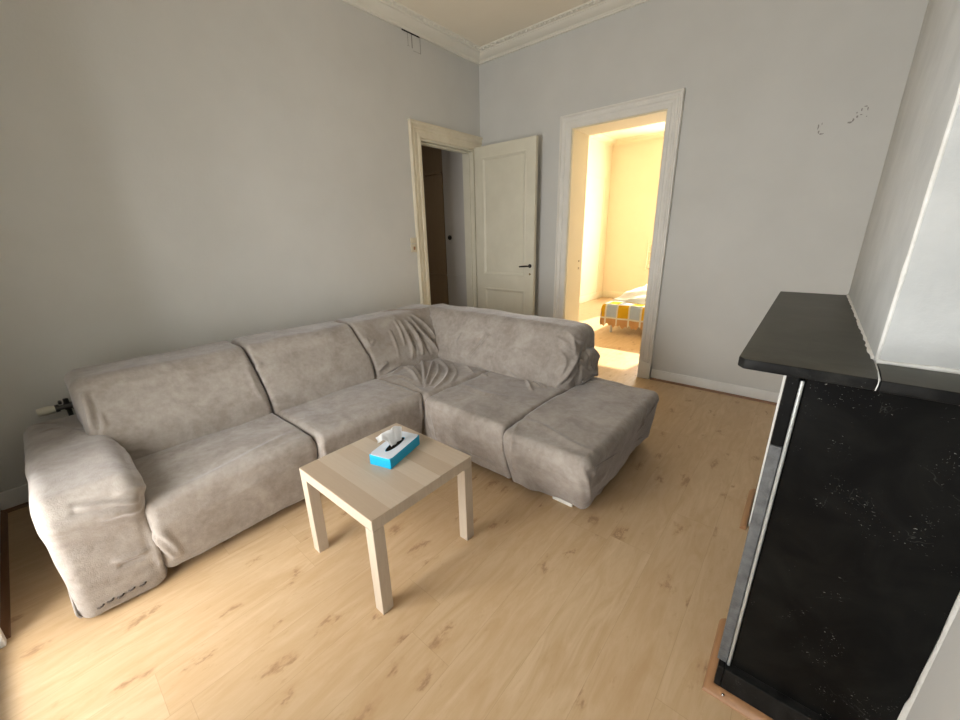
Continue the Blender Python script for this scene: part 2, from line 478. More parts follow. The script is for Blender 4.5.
obj('keyhole_plate', bm, M['brass'], d1, smooth=True, angle=50)
bm = bmesh.new()
for z in (.30, 1.22, 2.15): tube(bm, [(.026, -.118, z), (.026, -.118, z + .09)], .008)
obj('hinge', bm, M['cream'], d1, smooth=True, angle=50)

# ------------------------------------------------------------------ hallway beyond the left wall
HX = LW - 2.2
bm = bx(-.64, LW, .0, .10, 0, 2.9); 
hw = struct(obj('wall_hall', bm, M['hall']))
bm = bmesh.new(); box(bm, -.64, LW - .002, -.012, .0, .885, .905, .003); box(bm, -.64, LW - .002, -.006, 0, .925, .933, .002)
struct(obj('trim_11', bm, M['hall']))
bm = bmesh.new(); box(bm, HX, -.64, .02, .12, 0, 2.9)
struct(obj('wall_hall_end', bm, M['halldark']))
bm = bmesh.new()
box(bm, -1.9, -.66, .0, .02, 0, 2.18, .003)
box(bm, -1.9, -.66, -.014, .0, .885, .905, .003); box(bm, -1.9, -.66, -.03, .0, 2.18, 2.21, .004)
struct(obj('door_2', bm, M['halldark']))
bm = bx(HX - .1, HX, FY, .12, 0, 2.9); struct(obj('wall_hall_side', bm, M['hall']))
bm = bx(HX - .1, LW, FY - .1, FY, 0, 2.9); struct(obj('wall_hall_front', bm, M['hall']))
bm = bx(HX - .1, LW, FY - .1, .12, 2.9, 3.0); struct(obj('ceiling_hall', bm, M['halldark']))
sw = thing('rotary_switch', 'small round dark rotary switch on the grey hallway wall', 'switch', (-.555, 0, 1.39))
bm = bmesh.new(); tube(bm, [(0, 0, 0), (0, -.012, 0)], .030, 20); obj('base', bm, M['black'], sw, smooth=True, angle=50)
bm = bmesh.new(); tube(bm, [(0, -.012, 0), (0, -.032, 0)], [.018, .014], 16); box(bm, -.004, .004, -.042, -.03, -.016, .016, .002)
obj('knob', bm, M['black'], sw, smooth=True, angle=50)
bm = bx(-.012, .012, -.010, 0, -.09, -.055, .002); obj('cable_outlet', bm, M['hall'], sw)

# ------------------------------------------------------------------ light switches beside the hallway door
for nm, z, lab in (('light_switch', 1.30, 'yellowed light switch with a dark toggle left of the hallway door frame, lower one'),
                   ('wall_socket', 1.375, 'small cream wall plate directly above the toggle light switch by the hallway door')):
    t = thing(nm, lab, 'switch' if 'switch' == nm[-6:] else 'socket', (0, -1.128, z))
    hh = .040 if nm == 'light_switch' else .028
    bm = bx(0, .016, -.036, .036, -hh, hh, .004, 3); obj('plate', bm, M['plastic'], t, smooth=True, angle=40)
    if nm == 'light_switch':
        bm = bmesh.new(); box(bm, .016, .022, -.010, .010, -.018, .016, .002); box(bm, .020, .032, -.005, .005, -.004, .008, .002)
        obj('toggle', bm, M['strip'], t)
    else:
        bm = bx(.016, .019, -.016, .016, -.012, .012, .002); obj('rocker', bm, M['plastic'], t)

# ------------------------------------------------------------------ marks on the walls
def blotch(bm, c, rx, rz, axis, seed, n=14):
    rnd = random.Random(seed); ring = []
    for k in range(n):
        a = 2 * math.pi * k / n; f = .55 + .6 * rnd.random()
        u, w = math.cos(a) * rx * f, math.sin(a) * rz * f
        ring.append(Vector(c) + (Vector((u, 0, w)) if axis == 'y' else Vector((0, u, w))))
    dv = Vector((0, -.0012, 0)) if axis == 'y' else Vector((.0012, 0, 0))
    top = [bm.verts.new(p + dv) for p in ring]; bot = [bm.verts.new(p) for p in ring]
    bm.faces.new(top); bm.faces.new(bot)
    for k in range(n): bm.faces.new((top[k], top[(k + 1) % n], bot[(k + 1) % n], bot[k]))
bm = bmesh.new()
for i, (x, z, a, b) in enumerate([(3.075, 2.085, .004, .020), (3.083, 2.050, .005, .012), (3.100, 2.036, .013, .005), (3.092, 2.100, .003, .008),
        (3.240, 2.083, .014, .008), (3.252, 2.094, .006, .010), (3.268, 2.112, .005, .010), (3.285, 2.120, .008, .004), (3.283, 2.150, .004, .012), (3.300, 2.166, .010, .004),
        (3.312, 2.150, .004, .011), (3.262, 2.135, .004, .006), (3.315, 2.105, .003, .004)]):
    blotch(bm, (x, 0, z), a, b, 'y', i)
obj('peeled_mark', bm, M['mark'], wb)
bm = bmesh.new()
def xbar(y0, y1, z0, z1): box(bm, 0, .002, y0, y1, z0, z1)
xbar(-1.015, -1.012, 3.085, 3.19); xbar(-.970, -.961, 3.08, 3.19); xbar(-.865, -.861, 3.06, 3.19); xbar(-.955, -.865, 3.062, 3.064); xbar(-1.025, -1.0, 3.086, 3.088)
obj('scratched_outline', bm, M['mark'], wl)
bm = bmesh.new(); box(bm, 0, .006, -1.08, -.87, 3.186, 3.196, .002)
obj('crack', bm, M['dark'], wl)

# ------------------------------------------------------------------ bedroom beyond the doorway
BX0, BX1, BZ = -.36, 3.75, 3.16
WX0, WX1 = .74, 2.60
bm = bx(BX0 - .15, BX0, BW, BY, 0, BZ); struct(obj('wall_bedroom_left', bm, M['yellow']))
bm = bmesh.new(); WB = (.55, 2.70)
box(bm, BX0 - .15, WX0, BY, BY + .25, 0, BZ); box(bm, WX1, BX1 + .15, BY, BY + .25, 0, BZ); box(bm, WX0, WX1, BY, BY + .25, WB[1], BZ); box(bm, WX0, WX1, BY, BY + .25, 0, WB[0])
struct(obj('wall_bedroom_far', bm, M['yellow']))
bm = bx(BX1, BX1 + .15, BW, BY, 0, BZ); struct(obj('wall_bedroom_right', bm, M['yellow']))
bm = bx(BX0 - .15, BX1 + .15, BW, BY + .25, BZ, BZ + .1); struct(obj('ceiling_bedroom', bm, M['bedceil']))
bm = bmesh.new(); box(bm, BX0, DX0 - .012, BW, BW + .02, 0, BZ); box(bm, DX1 + .012, BX1, BW, BW + .02, 0, BZ); box(bm, DX0 - .012, DX1 + .012, BW, BW + .02, DZ + .012, BZ)
struct(obj('wall_bedroom_near', bm, M['yellow']))
bm = bmesh.new()
for a in (WX0 + .03, (WX0 + WX1) / 2, WX1 - .03): box(bm, a - .03, a + .03, BY + .10, BY + .15, WB[0], WB[1], .003)
for z in (WB[0] + .03, 2.05, WB[1] - .03): box(bm, WX0 + .06, WX1 - .06, BY + .105, BY + .145, z - .03, z + .03, .003)
struct(obj('window_3', bm, M['casing']))
b = [(BX0, BW + .02), (BX1, BW + .02), (BX1, BY), (BX0, BY)]
cornice('trim_12', BZ, b, beads=(), mat=M['bedceil'])
board('baseboard_bedroom_left', BX0, BX0 + .018, BW + .02, BY, .14, M['bedceil'])
board('baseboard_bedroom_far', BX0 + .018, WX0, BY - .018, BY, .14, M['bedceil'])
# flush built-in cupboard door on the bedroom's left wall
bm = bmesh.new()
box(bm, BX0, BX0 + .008, 3.45, 3.49, .14, 2.5, .002); box(bm, BX0, BX0 + .008, 4.40, 4.44, .14, 2.5, .002); box(bm, BX0, BX0 + .008, 3.49, 4.40, 2.46, 2.5, .002)
box(bm, BX0, BX0 + .004, 3.50, 4.39, .15, 2.45, .001)
struct(obj('door_3', bm, M['yellow']))
# narrow wall radiator in the far part of the bedroom
t = thing('towel_rail', 'narrow cream ladder rail standing out from the far yellow bedroom wall above the bed', 'rail', (.60, BY, .62))
for x in (-.035, .30):
    bm = bmesh.new(); tube(bm, [(x, -.05, 0), (x, -.05, .62)], .012, 8); obj('upright', bm, M['bedceil'], t, smooth=True, angle=50)
for z in (.06, .22, .38, .54):
    bm = bmesh.new(); tube(bm, [(-.035, -.05, z), (.30, -.05, z)], .009, 8); obj('rung', bm, M['bedceil'], t, smooth=True, angle=50)
for z in (.12, .50):
    bm = bmesh.new(); tube(bm, [(.0, -.05, z), (.0, 0, z)], .008, 8); obj('bracket', bm, M['bedceil'], t, smooth=True, angle=50)

# bed, seen from its foot
QX0, QX1, QY0, QY1 = 1.03, 2.0, 1.56, 3.56
bed = thing('bed', 'low single bed with grey metal legs in the sunny yellow bedroom', 'bed', ((QX0 + QX1) / 2, (QY0 + QY1) / 2, 0))
bo = bed.location
def loc(bm): bmesh.ops.translate(bm, vec=-bo, verts=bm.verts); return bm
bm = bx(QX0 + .03, QX1 - .03, QY0 + .03, QY1 - .03, .20, .26, .01); obj('frame', loc(bm), M['legmetal'], bed)
bm = bx(QX0 + .02, QX1 - .02, QY0 + .02, QY1 - .02, .26, .42, .04, 4); obj('mattress', loc(bm), M['duvet'], bed, smooth=True)
for x in (QX0 + .07, QX1 - .07):
    for y in (QY0 + .07, QY1 - .07):
        bm = bmesh.new(); tube(bm, [(x, y, 0), (x, y, .20)], .018, 12); obj('leg', loc(bm), M['legmetal'], bed, smooth=True, angle=50)

def drape(x0, x1, y0, y1, zt, hangs, step, thick, seed, amp=.008, hump=None, face_mat=None):
    """cloth lying on a top and hanging over chosen sides; param grid u (x) / v (y)"""
    hl, hr, hf = hangs
    us = np.arange(-hl, (x1 - x0) + hr + 1e-6, step); vs = np.arange(-hf, (y1 - y0) + 1e-6, step)
    bm = bmesh.new(); g = []
    R = .04
    def fold(t, L):          # arc length t outside an edge -> (outward, down)
        if t <= 0: return 0.0, 0.0
        a = min(t / R, math.pi / 2); o, d = R * math.sin(a), R * (1 - math.cos(a))
        if t > R * math.pi / 2: d += t - R * math.pi / 2
        return o, d
    for u in us:
        row = []
        for v in vs:
            ou, du = fold(-u, 0) if u < 0 else fold(u - (x1 - x0), 0)
            of, df = fold(-v, 0)
            x = x0 - ou if u < 0 else (x1 + ou if u > x1 - x0 else x0 + u)
            y = y0 - of if v < 0 else y0 + v
            z = zt - max(du, df)
            nz = noise.noise(Vector((u * 4 + seed, v * 4, seed)))
            hang = max(du, df)
            if hump and hang == 0: z += hump(u, v)
            z += amp * nz if hang < .02 else 0
            w = min(1, hang / .1)
            if df > du: y -= w * .012 * (1 + math.sin(u * 26 + seed)) 
            elif du > 0:
                s = -1 if u < 0 else 1
                x += s * w * .012 * (1 + math.sin(v * 26 + seed))
            row.append(bm.verts.new((x, y, z)))
        g.append(row)
    for i in range(len(us) - 1):
        for j in range(len(vs) - 1):
            if us[i] < 0 and vs[j] < 0 and False: continue
            f = bm.faces.new((g[i][j], g[i + 1][j], g[i + 1][j + 1], g[i][j + 1]))
            if face_mat: f.material_index = face_mat((us[i] + us[i + 1]) / 2, (vs[j] + vs[j + 1]) / 2)
    r = bmesh.ops.solidify(bm, geom=bm.faces[:], thickness=thick)
    return bm

def check_mat(u, v):
    # v negative = hanging foot end; squares of 16 x 20 cm with white lines, an orange border at the hem
    if v < -.235 or u < -.235: return 3 if (u + .16) % .165 > .022 else 2
    s = .165
    fu = (u + .16) % s; k = int(math.floor((u + .16) / s)); 
    fv = (v + .235) % .21; j = int(math.floor((v + .235) / .21))
    if fu < .022 or fv < .022: return 2
    return 0 if (k + j) % 2 else 1
bm = drape(QX0, QX1, QY0, QY0 + .26, .432, (.32, .32, .33), .011, .006, 2.0, face_mat=check_mat)
# scallop the hem into a fringe
for v in bm.verts:
    if v.co.z < .20: v.co.z += .018 * (math.sin(v.co.x * 95) + math.sin(v.co.x * 41 + 1)) * (.20 - v.co.z) / .09
tag(obj('checked_blanket', bm, [M['bl_b'], M['bl_y'], M['bl_w'], M['bl_o']], smooth=True, angle=60, origin=(1.5, 1.8, .43)), 'yellow, white and grey-blue checked blanket with orange fringed hem over the bed foot', 'blanket')
bm = drape(QX0 + .01, QX1 - .01, QY0 + .29, QY1 - .1, .455, (.16, .16, 0), .03, .03, 5.0, amp=.03, hump=lambda u, v: .05 * math.exp(-((u - .5) / .3) ** 2) + .06 * min(1, v * 2.5))
tag(obj('duvet', bm, M['duvet'], smooth=True, origin=(1.5, 2.6, .455)), 'rumpled white duvet spread on the single bed behind the checked blanket', 'duvet')

# ------------------------------------------------------------------ black marble fireplace on the chimney breast
SZ = 1.12; FX = 3.222
fp = thing('fireplace', 'black marble fireplace surround with a wide dull slate mantel shelf at the right edge', 'fireplace', (3.40, -2.1, 0))
fo = fp.location.copy()
def fobj(name, bm, mat, **k):
    if name in ('side_panel', 'base_block', 'corner_block', 'edge_slab', 'corner_bead', 'base_block'):
        for v in bm.verts:
            if v.co.x < 3.3: v.co.x -= .006 * (1 - v.co.z / 1.1)   # the old surround leans slightly
    bmesh.ops.translate(bm, vec=-fo, verts=bm.verts); return obj(name, bm, mat, fp, **k)
def poly_slab(pts, z0, z1, bev=.006):
    bm = bmesh.new()
    v = [bm.verts.new((x, y, z1)) for x, y in pts]; f = bm.faces.new(v)
    r = bmesh.ops.extrude_face_region(bm, geom=[f])
    for e in r['geom']:
        if isinstance(e, bmesh.types.BMVert): e.co.z = z0
    bmesh.ops.recalc_face_normals(bm, faces=bm.faces)
    es = [e for e in bm.edges if e.calc_face_angle(0) > .5]
    bmesh.ops.bevel(bm, geom=es, offset=bev, segments=3, affect='EDGES', profile=.5)
    return bm
def edged(bm):
    bmesh.ops.recalc_face_normals(bm, faces=bm.faces)
    for f in bm.faces: f.material_index = 0 if f.normal.z > .8 else 1
    return bm
# the shelf is two slabs that meet in a mitred crack at the breast's corner
SL = [(3.122, -1.46), (3.122, -2.780), (3.136, -2.800), (3.3655, -2.803), (3.369, -2.735), (3.370, -2.664), (3.370, -1.46)]
fobj('mantel_shelf', edged(poly_slab(SL, SZ - .025, SZ, .003)), [M['slate'], M['marble_edge']], smooth=True, angle=35)
SR = [(3.3725, -2.735), (3.369, -2.803), (3.597, -2.808), (3.597, -2.660), (3.373, -2.660)]
fobj('mantel_return', edged(poly_slab(SR, SZ - .026, SZ - .001, .003)), [M['slate'], M['marble_edge']], smooth=True, angle=35)
# rough line of filler along the foot of the breast
bm = bmesh.new()
rnd = random.Random(3)
pts = [(3.372, -1.47 - k * .0238 + rnd.uniform(-.004, .004), SZ + .001) for k in range(50)]
tube(bm, [(x - rnd.uniform(0, .004), y, z) for x, y, z in pts], [.0045 + rnd.random() * .002 for _ in pts], 7)
pts = [(3.372 + k * .0224, -2.657, SZ + .002) for k in range(11)]
tube(bm, pts, [.004 + rnd.random() * .003 for _ in pts], 7)
fobj('filler_line', bm, M['putty'], smooth=True)
bm = bmesh.new()
tube(bm, [(3.3712, -2.66, SZ - .0015), (3.3700, -2.735, SZ - .0015), (3.3668, -2.8025, SZ - .001), (3.3662, -2.8040, SZ - .012), (3.3650, -2.8040, SZ - .024)], [.0016, .001, .0018, .0012, .001], 6)
fobj('filler_crack', bm, M['putty'], smooth=True)
# side cladding, base block, edge slab
fobj('side_panel', bx(3.258, 3.597, -2.728, -2.66, .105, SZ - .027, .002), M['marble'])
fobj('base_block', bx(3.246, 3.597, -2.755, -2.66, 0, .104, .003), M['marble_edge'])
fobj('corner_block', bx(3.227, 3.245, -2.755, -2.50, 0, .104, .003), M['marble_edge'])
fobj('edge_slab', bx(3.221, 3.247, -2.733, -2.47, .106, .885, .002), M['greystone'], )
fobj('edge_slab', bx(3.221, 3.247, -2.733, -2.47, .887, SZ - .028, .002), M['marble'])
bm = bmesh.new(); tube(bm, [(3.2525, -2.735, .108), (3.2525, -2.735, 1.07)], .0045, 10)
fobj('corner_bead', bm, M['steel'], smooth=True, angle=60)
# front, facing into the room
fobj('pilaster', bx(3.226, 3.37, -1.78, -1.50, 0, SZ - .027, .003), M['marble'])
fobj('frieze', bx(3.228, 3.37, -2.47, -1.78, .90, SZ - .027, .003), M['marble'])
fobj('front_core', bx(3.247, 3.37, -2.66, -2.47, 0, SZ - .027, .0), M['marble'])
bm = bmesh.new()
box(bm, 3.2115, 3.260, -1.83, -1.79, 0, SZ - .027, .001); box(bm, 3.226, 3.260, -2.46, -2.435, .0, .89, .002); box(bm, 3.226, 3.260, -2.435, -1.83, .85, .89, .002)
fobj('opening_frame', bm, M['whiteedge'])
fobj('opening_board', bx(3.26, 3.30, -2.46, -1.79, 0, .90), M['dark'])
# quarter-round floor strips
qr = [(0, 0), (0, .012)] + [(.030 * math.sin(a), .026 * math.cos(a)) for a in [k * math.pi / 12 for k in range(1, 7)]]
qr = [(0, 0), (0, .025), (.010, .024), (.021, .014), (.026, 0)]
bm = bmesh.new()
sweep(bm, qr, [((3.222, -2.480, 0), (-1, 0, 0), (0, 0, 1)), ((3.222, -2.756, 0), (-1, -1, 0), (0, 0, 1)), ((3.595, -2.756, 0), (0, -1, 0), (0, 0, 1))])
t13 = struct(obj('trim_13', bm, M['strip'], smooth=True, angle=60))
bm = bmesh.new(); tube(bm, [(3.250, -2.771, .016), (3.251, -2.774, .022)], .004, 10); obj('nail', bm, M['chrome'], t13, smooth=True)
bm = bmesh.new(); sweep(bm, qr, [((3.206, -1.50, 0), (-1, 0, 0), (0, 0, 1)), ((3.206, -1.87, 0), (-1, 0, 0), (0, 0, 1))])
struct(obj('trim_14', bm, M['strip'], smooth=True, angle=60))
# white plaster run over the marble's edge where the alcove wall begins
bm = bmesh.new()
N = 40; ring = []
for k in range(N + 1):
    z = 1.06 * k / N
    w = .004 + .0015 * noise.noise(Vector((z * 7, 1, 2))) + (.003 if z < .30 else 0)
    ring.append((z, w))
rows = []
for z, w in ring:
    rows.append([bm.verts.new(p) for p in ((3.600, -2.728, z), (3.600 - w, -2.7285, z), (3.600 - w, -2.732, z), (3.598, -2.738, z), (3.600, -2.742, z))])
for a, b in zip(rows, rows[1:]):
    for k in range(4): bm.faces.new((a[k], a[k + 1], b[k + 1], b[k]))
fobj('plaster_edge', bm, M['putty'], smooth=True)
# raised lumpy paint edge on the breast's corner
bm = bmesh.new()
pts = [(CX + .003, CY0 + .003, SZ + .003 + k * .04) for k in range(52)]
tube(bm, pts, [.0045 + .0028 * noise.noise(Vector((0, 0, k * .9))) for k in range(52)], 7)
obj('paint_ridge', bm, M['putty'], cb, smooth=True)

# ------------------------------------------------------------------ coffee table and tissue box
TX, TY, TS, TH = 1.905, -3.005, .545, .45
tb = thing('coffee_table', 'small square pale oak coffee table with thick square legs in front of the sofa', 'table', (TX, TY, 0))
h = TS / 2
bm = bx(-h, h, -h, h, TH - .05, TH, .0025, 2)
for f in bm.faces:
    f.material_index = 0 if f.calc_center_median().z > TH - .003 else 1
obj('tabletop', bm, [M['table'], M['tedge']], tb)
for sx in (-1, 1):
    for sy in (-1, 1):
        x0, x1 = sorted((sx * h, sx * (h - .05))); y0, y1 = sorted((sy * h, sy * (h - .05)))
        obj('leg', bx(x0, x1, y0, y1, 0, TH - .0505, .0025, 2), M['tedge'], tb)

t = thing('tissue_box', 'bright blue and white carton of tissues with one pulled up, on the coffee table', 'tissue box', (1.885, -2.935, TH), math.radians(-74))
# local x = long side; corners measured on the table
Lh, Wh, Hh = .116, .057, .050
bm = bmesh.new(); box(bm, -Lh, Lh, -Wh, Wh, 0, Hh, .002, 2)
obj('carton', bm, M['blue'], t)
# white lid with an oval slot
bm = bmesh.new(); n = 40; rg = []
for zz in (Hh + .0002, Hh + .0016):
    inn = []; outn = []
    for k in range(n):
        a = 2 * math.pi * (k + .5) / n; c, s_ = math.cos(a), math.sin(a)
        inn.append(bm.verts.new((c * .072, s_ * .021, zz)))
        m = max(abs(c), abs(s_)); outn.append(bm.verts.new((c / m * Lh, s_ / m * Wh, zz)))
    rg.append((inn, outn))
for k in range(n):
    q = (k + 1) % n
    (i0, o0), (i1, o1) = rg
    bm.faces.new((i1[k], i1[q], o1[q], o1[k])); bm.faces.new((i0[k], o0[k], o0[q], i0[q]))
    bm.faces.new((i0[k], i0[q], i1[q], i1[k])); bm.faces.new((o0[k], o1[k], o1[q], o0[q]))
obj('lid', bm, M['cardwhite'], t)
bm = bmesh.new(); bmesh.ops.create_circle(bm, cap_ends=True, segments=40, radius=1)
for v in bm.verts: v.co = Vector((v.co.x * .068, v.co.y * .019, Hh + .0008))
obj('slot', bm, M['dark'], t)
# printed mark on the long side
bm = bmesh.new()
for k, (x, w, z0, z1) in enumerate([(.088, .003, .012, .028), (.080, .003, .014, .030), (.072, .004, .012, .024), (.062, .003, .014, .022), (.054, .006, .012, .016)]):
    box(bm, -x - w / 2, -x + w / 2, -Wh - .0006, -Wh, z0, z1)
obj('printed_mark', bm, M['cardwhite'], t)
# crumpled tissue: a gathered sheet that rises from the slot and flops over
bm = bmesh.new(); nu, nv = 34, 18; g = []
for i in range(nu):
    u = i / (nu - 1) * 2 - 1; row = []
    for j in range(nv):
        v = j / (nv - 1)
        spread = .036 + .050 * v
        x = u * spread - .012 + .022 * v
        pl = .010 * math.sin(u * 6 + v * 1.5) * (.3 + v) + .003 * math.sin(u * 15 + 1) * v
        y = pl - .030 * v * v * (1 + .4 * math.sin(u * 3))
        z = Hh - .006 + .088 * math.sin(min(1, v * 1.15) * math.pi * .62) * (1 - .28 * u * u) - .020 * max(0, v - .75) * 4 * (.5 + .5 * math.sin(u * 5))
        row.append(bm.verts.new((x, y, z)))
    g.append(row)
for i in range(nu - 1):
    for j in range(nv - 1): bm.faces.new((g[i][j], g[i + 1][j], g[i + 1][j + 1], g[i][j + 1]))
bmesh.ops.solidify(bm, geom=bm.faces[:], thickness=.0007)
obj('tissue', bm, M['tissue'], t, smooth=True)

# ------------------------------------------------------------------ radiator hidden behind the sofa; its valve sticks out
rd = thing('radiator', 'old radiator behind the sofa with ivory thermostat knob and black valve showing', 'radiator', (.09, -3.3, 0))
def rl(bm): bmesh.ops.translate(bm, vec=-rd.location, verts=bm.verts); return bm
bm = bmesh.new()
for k in range(13): box(bm, .045, .135, -3.80 + k * .085, -3.80 + k * .085 + .060, .12, .62, .018, 3)
tube(bm, [(.09, -3.82, .575), (.09, -2.72, .575)], .017, 10); tube(bm, [(.09, -3.82, .16), (.09, -2.72, .16)], .017, 10)
for y in (-3.60, -2.90):
    for x in (.06, .12): box(bm, x - .010, x + .010, y - .012, y + .012, 0, .13, .002)
obj('radiator_body', rl(bm), M['rad'], rd, smooth=True, angle=40)
VZ = .535
bm = bmesh.new(); tube(bm, [(.09, -3.79, VZ), (.09, -3.82, VZ)], [.020, .022], 14); tube(bm, [(.09, -3.82, VZ), (.09, -3.85, VZ)], .026, 6)
obj('union_nut', rl(bm), M['greystone'], rd, smooth=True, angle=40)
bm = bmesh.new()
tube(bm, [(.09, -3.835, VZ), (.09, -3.880, VZ)], .020, 14); tube(bm, [(.09, -3.865, VZ), (.09, -3.865, 0)], .011, 10); tube(bm, [(.09, -3.865, VZ + .005), (.09, -3.865, VZ + .045)], [.014, .011], 10)
tube(bm, [(.09, -3.880, VZ), (.09, -3.898, VZ)], .014, 12); tube(bm, [(.09, -3.898, VZ), (.09, -3.915, VZ)], .021, 16); tube(bm, [(.072, -3.89, VZ + .03), (.11, -3.89, VZ + .03)], .008, 8)
vv = obj('valve', rl(bm), M['black'], rd, smooth=True, angle=40)
bm = bmesh.new(); tube(bm, [(.09, -3.915, VZ), (.09, -3.95, VZ), (.09, -3.985, VZ)], [.021, .025, .021], 18)
obj('thermostat_knob', rl(bm), M['knob'], vv, smooth=True, angle=40)

# ------------------------------------------------------------------ the corner sofa
def round_poly(pts, step=.0078):
    """pts: (u, w, radius); returns an evenly resampled rounded closed loop"""
    out = []; n = len(pts)
    for i in range(n):
        p = Vector(pts[i][:2]); r = pts[i][2]
        a = (Vector(pts[i - 1][:2]) - p); b = (Vector(pts[(i + 1) % n][:2]) - p)
        la, lb = a.length, b.length; a.normalize(); b.normalize()
        ang = a.angle(b); tl = min(r / math.tan(ang / 2), la * .49, lb * .49)
        rr = tl * math.tan(ang / 2)
        if rr < 1e-4: out.append(p); continue
        c = p + (a + b).normalized() * (rr / math.sin(ang / 2))
        s = p + a * tl - c; e = p + b * tl - c
        a0 = math.atan2(s.y, s.x); a1 = math.atan2(e.y, e.x)
        d = (a1 - a0 + math.pi) % (2 * math.pi) - math.pi
        k = max(3, int(abs(d) * rr / step) + 1)
        for j in range(k + 1):
            t = a0 + d * j / k; out.append(c + Vector((math.cos(t), math.sin(t))) * rr)
    # resample
    P = np.array([[q.x, q.y] for q in out]); P2 = np.vstack([P, P[:1]])
    seg = np.hypot(*(P2[1:] - P2[:-1]).T); S = np.concatenate([[0], np.cumsum(seg)])
    m = max(8, int(S[-1] / step)); t = np.linspace(0, S[-1], m, endpoint=False)
    return np.stack([np.interp(t, S, P2[:, 0]), np.interp(t, S, P2[:, 1])], 1)

def loft(prof, a0, a1, r0, r1, axis, step=.0078):
    """prof in (perpendicular, z); axis 'y' extrudes along y with prof u = x, axis 'x' the other way round"""
    L = round_poly(prof, step); n = len(L)
    nx = np.roll(L, -1, 0) - np.roll(L, 1, 0); nx /= np.maximum(1e-9, np.hypot(nx[:, 0], nx[:, 1]))[:, None]
    nrm = np.stack([nx[:, 1], -nx[:, 0]], 1)
    area = .5 * np.sum(L[:, 0] * np.roll(L[:, 1], -1) - np.roll(L[:, 0], -1) * L[:, 1])
    if area < 0: nrm = -nrm
    stations = []
    def end(a, r, s):
        out = []
        base = L - nrm * r; cen = base.mean(0)
        for f in (.0, .12, .25, .4, .55, .7, .85): out.append((a, cen + (base - cen) * f))
        k = max(3, int(r * 1.57 / step))
        for j in range(k):
            th = math.pi / 2 * j / k
            out.append((a + s * r * (1 - math.cos(th)), L - nrm * (r * (1 - math.sin(th)))))
        return out
    A = end(a0, r0, 1); B = end(a1, r1, -1)[::-1]
    m = max(2, int((a1 - a0 - r0 - r1) / step))
    mid = [(a0 + r0 + (a1 - a0 - r0 - r1) * k / m, L) for k in range(m + 1)]
    stations = A + mid + B
    V = []; F = []
    def P(a, q): return (q[0], a, q[1]) if axis == 'y' else (a, q[0], q[1])
    first = len(V); V.append(P(A[0][0], A[0][1].mean(0)))
    rings = []
    for a, R in stations[1:-1]:
        rings.append(len(V)); V += [P(a, q) for q in R]
    last = len(V); V.append(P(B[-1][0], B[-1][1].mean(0)))
    for k in range(n): F.append((first, rings[0] + k, rings[0] + (k + 1) % n)); F.append((last, rings[-1] + (k + 1) % n, rings[-1] + k))
    for i in range(len(rings) - 1):
        for k in range(n):
            F.append((rings[i] + k, rings[i + 1] + k, rings[i + 1] + (k + 1) % n, rings[i] + (k + 1) % n))
    return np.array(V, float), F

def seg_field(P, poly, w, hgt, taper=.25):
    """gaussian ridge (hgt>0) or crease (hgt<0) along a 3-D polyline"""
    poly = np.array(poly, float); best = np.full(len(P), 1e9); tt = np.zeros(len(P))
    seg = np.linalg.norm(poly[1:] - poly[:-1], axis=1); S = np.concatenate([[0], np.cumsum(seg)])
    for i in range(len(poly) - 1):
        a, b = poly[i], poly[i + 1]; ab = b - a
        t = np.clip(((P - a) @ ab) / max(1e-9, ab @ ab), 0, 1)
        d = np.linalg.norm(P - (a + t[:, None] * ab), axis=1)
        m = d < best; best[m] = d[m]; tt[m] = (S[i] + t[m] * seg[i]) / S[-1]
    env = np.clip(tt / taper, 0, 1) * np.clip((1 - tt) / taper, 0, 1) if taper > 0 else 1
    if taper > 0: env = env ** .5
    return hgt * np.exp(-(best / w) ** 2) * env

def smooth_poly(pts, k=6):
    pts = np.array(pts, float)
    if len(pts) < 3: return pts
    out = []
    P = np.vstack([2 * pts[0] - pts[1], pts, 2 * pts[-1] - pts[-2]])
    for i in range(1, len(P) - 2):
        for j in range(k):
            t = j / k
            out.append(.5 * ((2 * P[i]) + (-P[i - 1] + P[i + 1]) * t + (2 * P[i - 1] - 5 * P[i] + 4 * P[i + 1] - P[i + 2]) * t * t + (-P[i - 1] + 3 * P[i] - 3 * P[i + 1] + P[i + 2]) * t ** 3))
    out.append(P[-2]); return np.array(out)

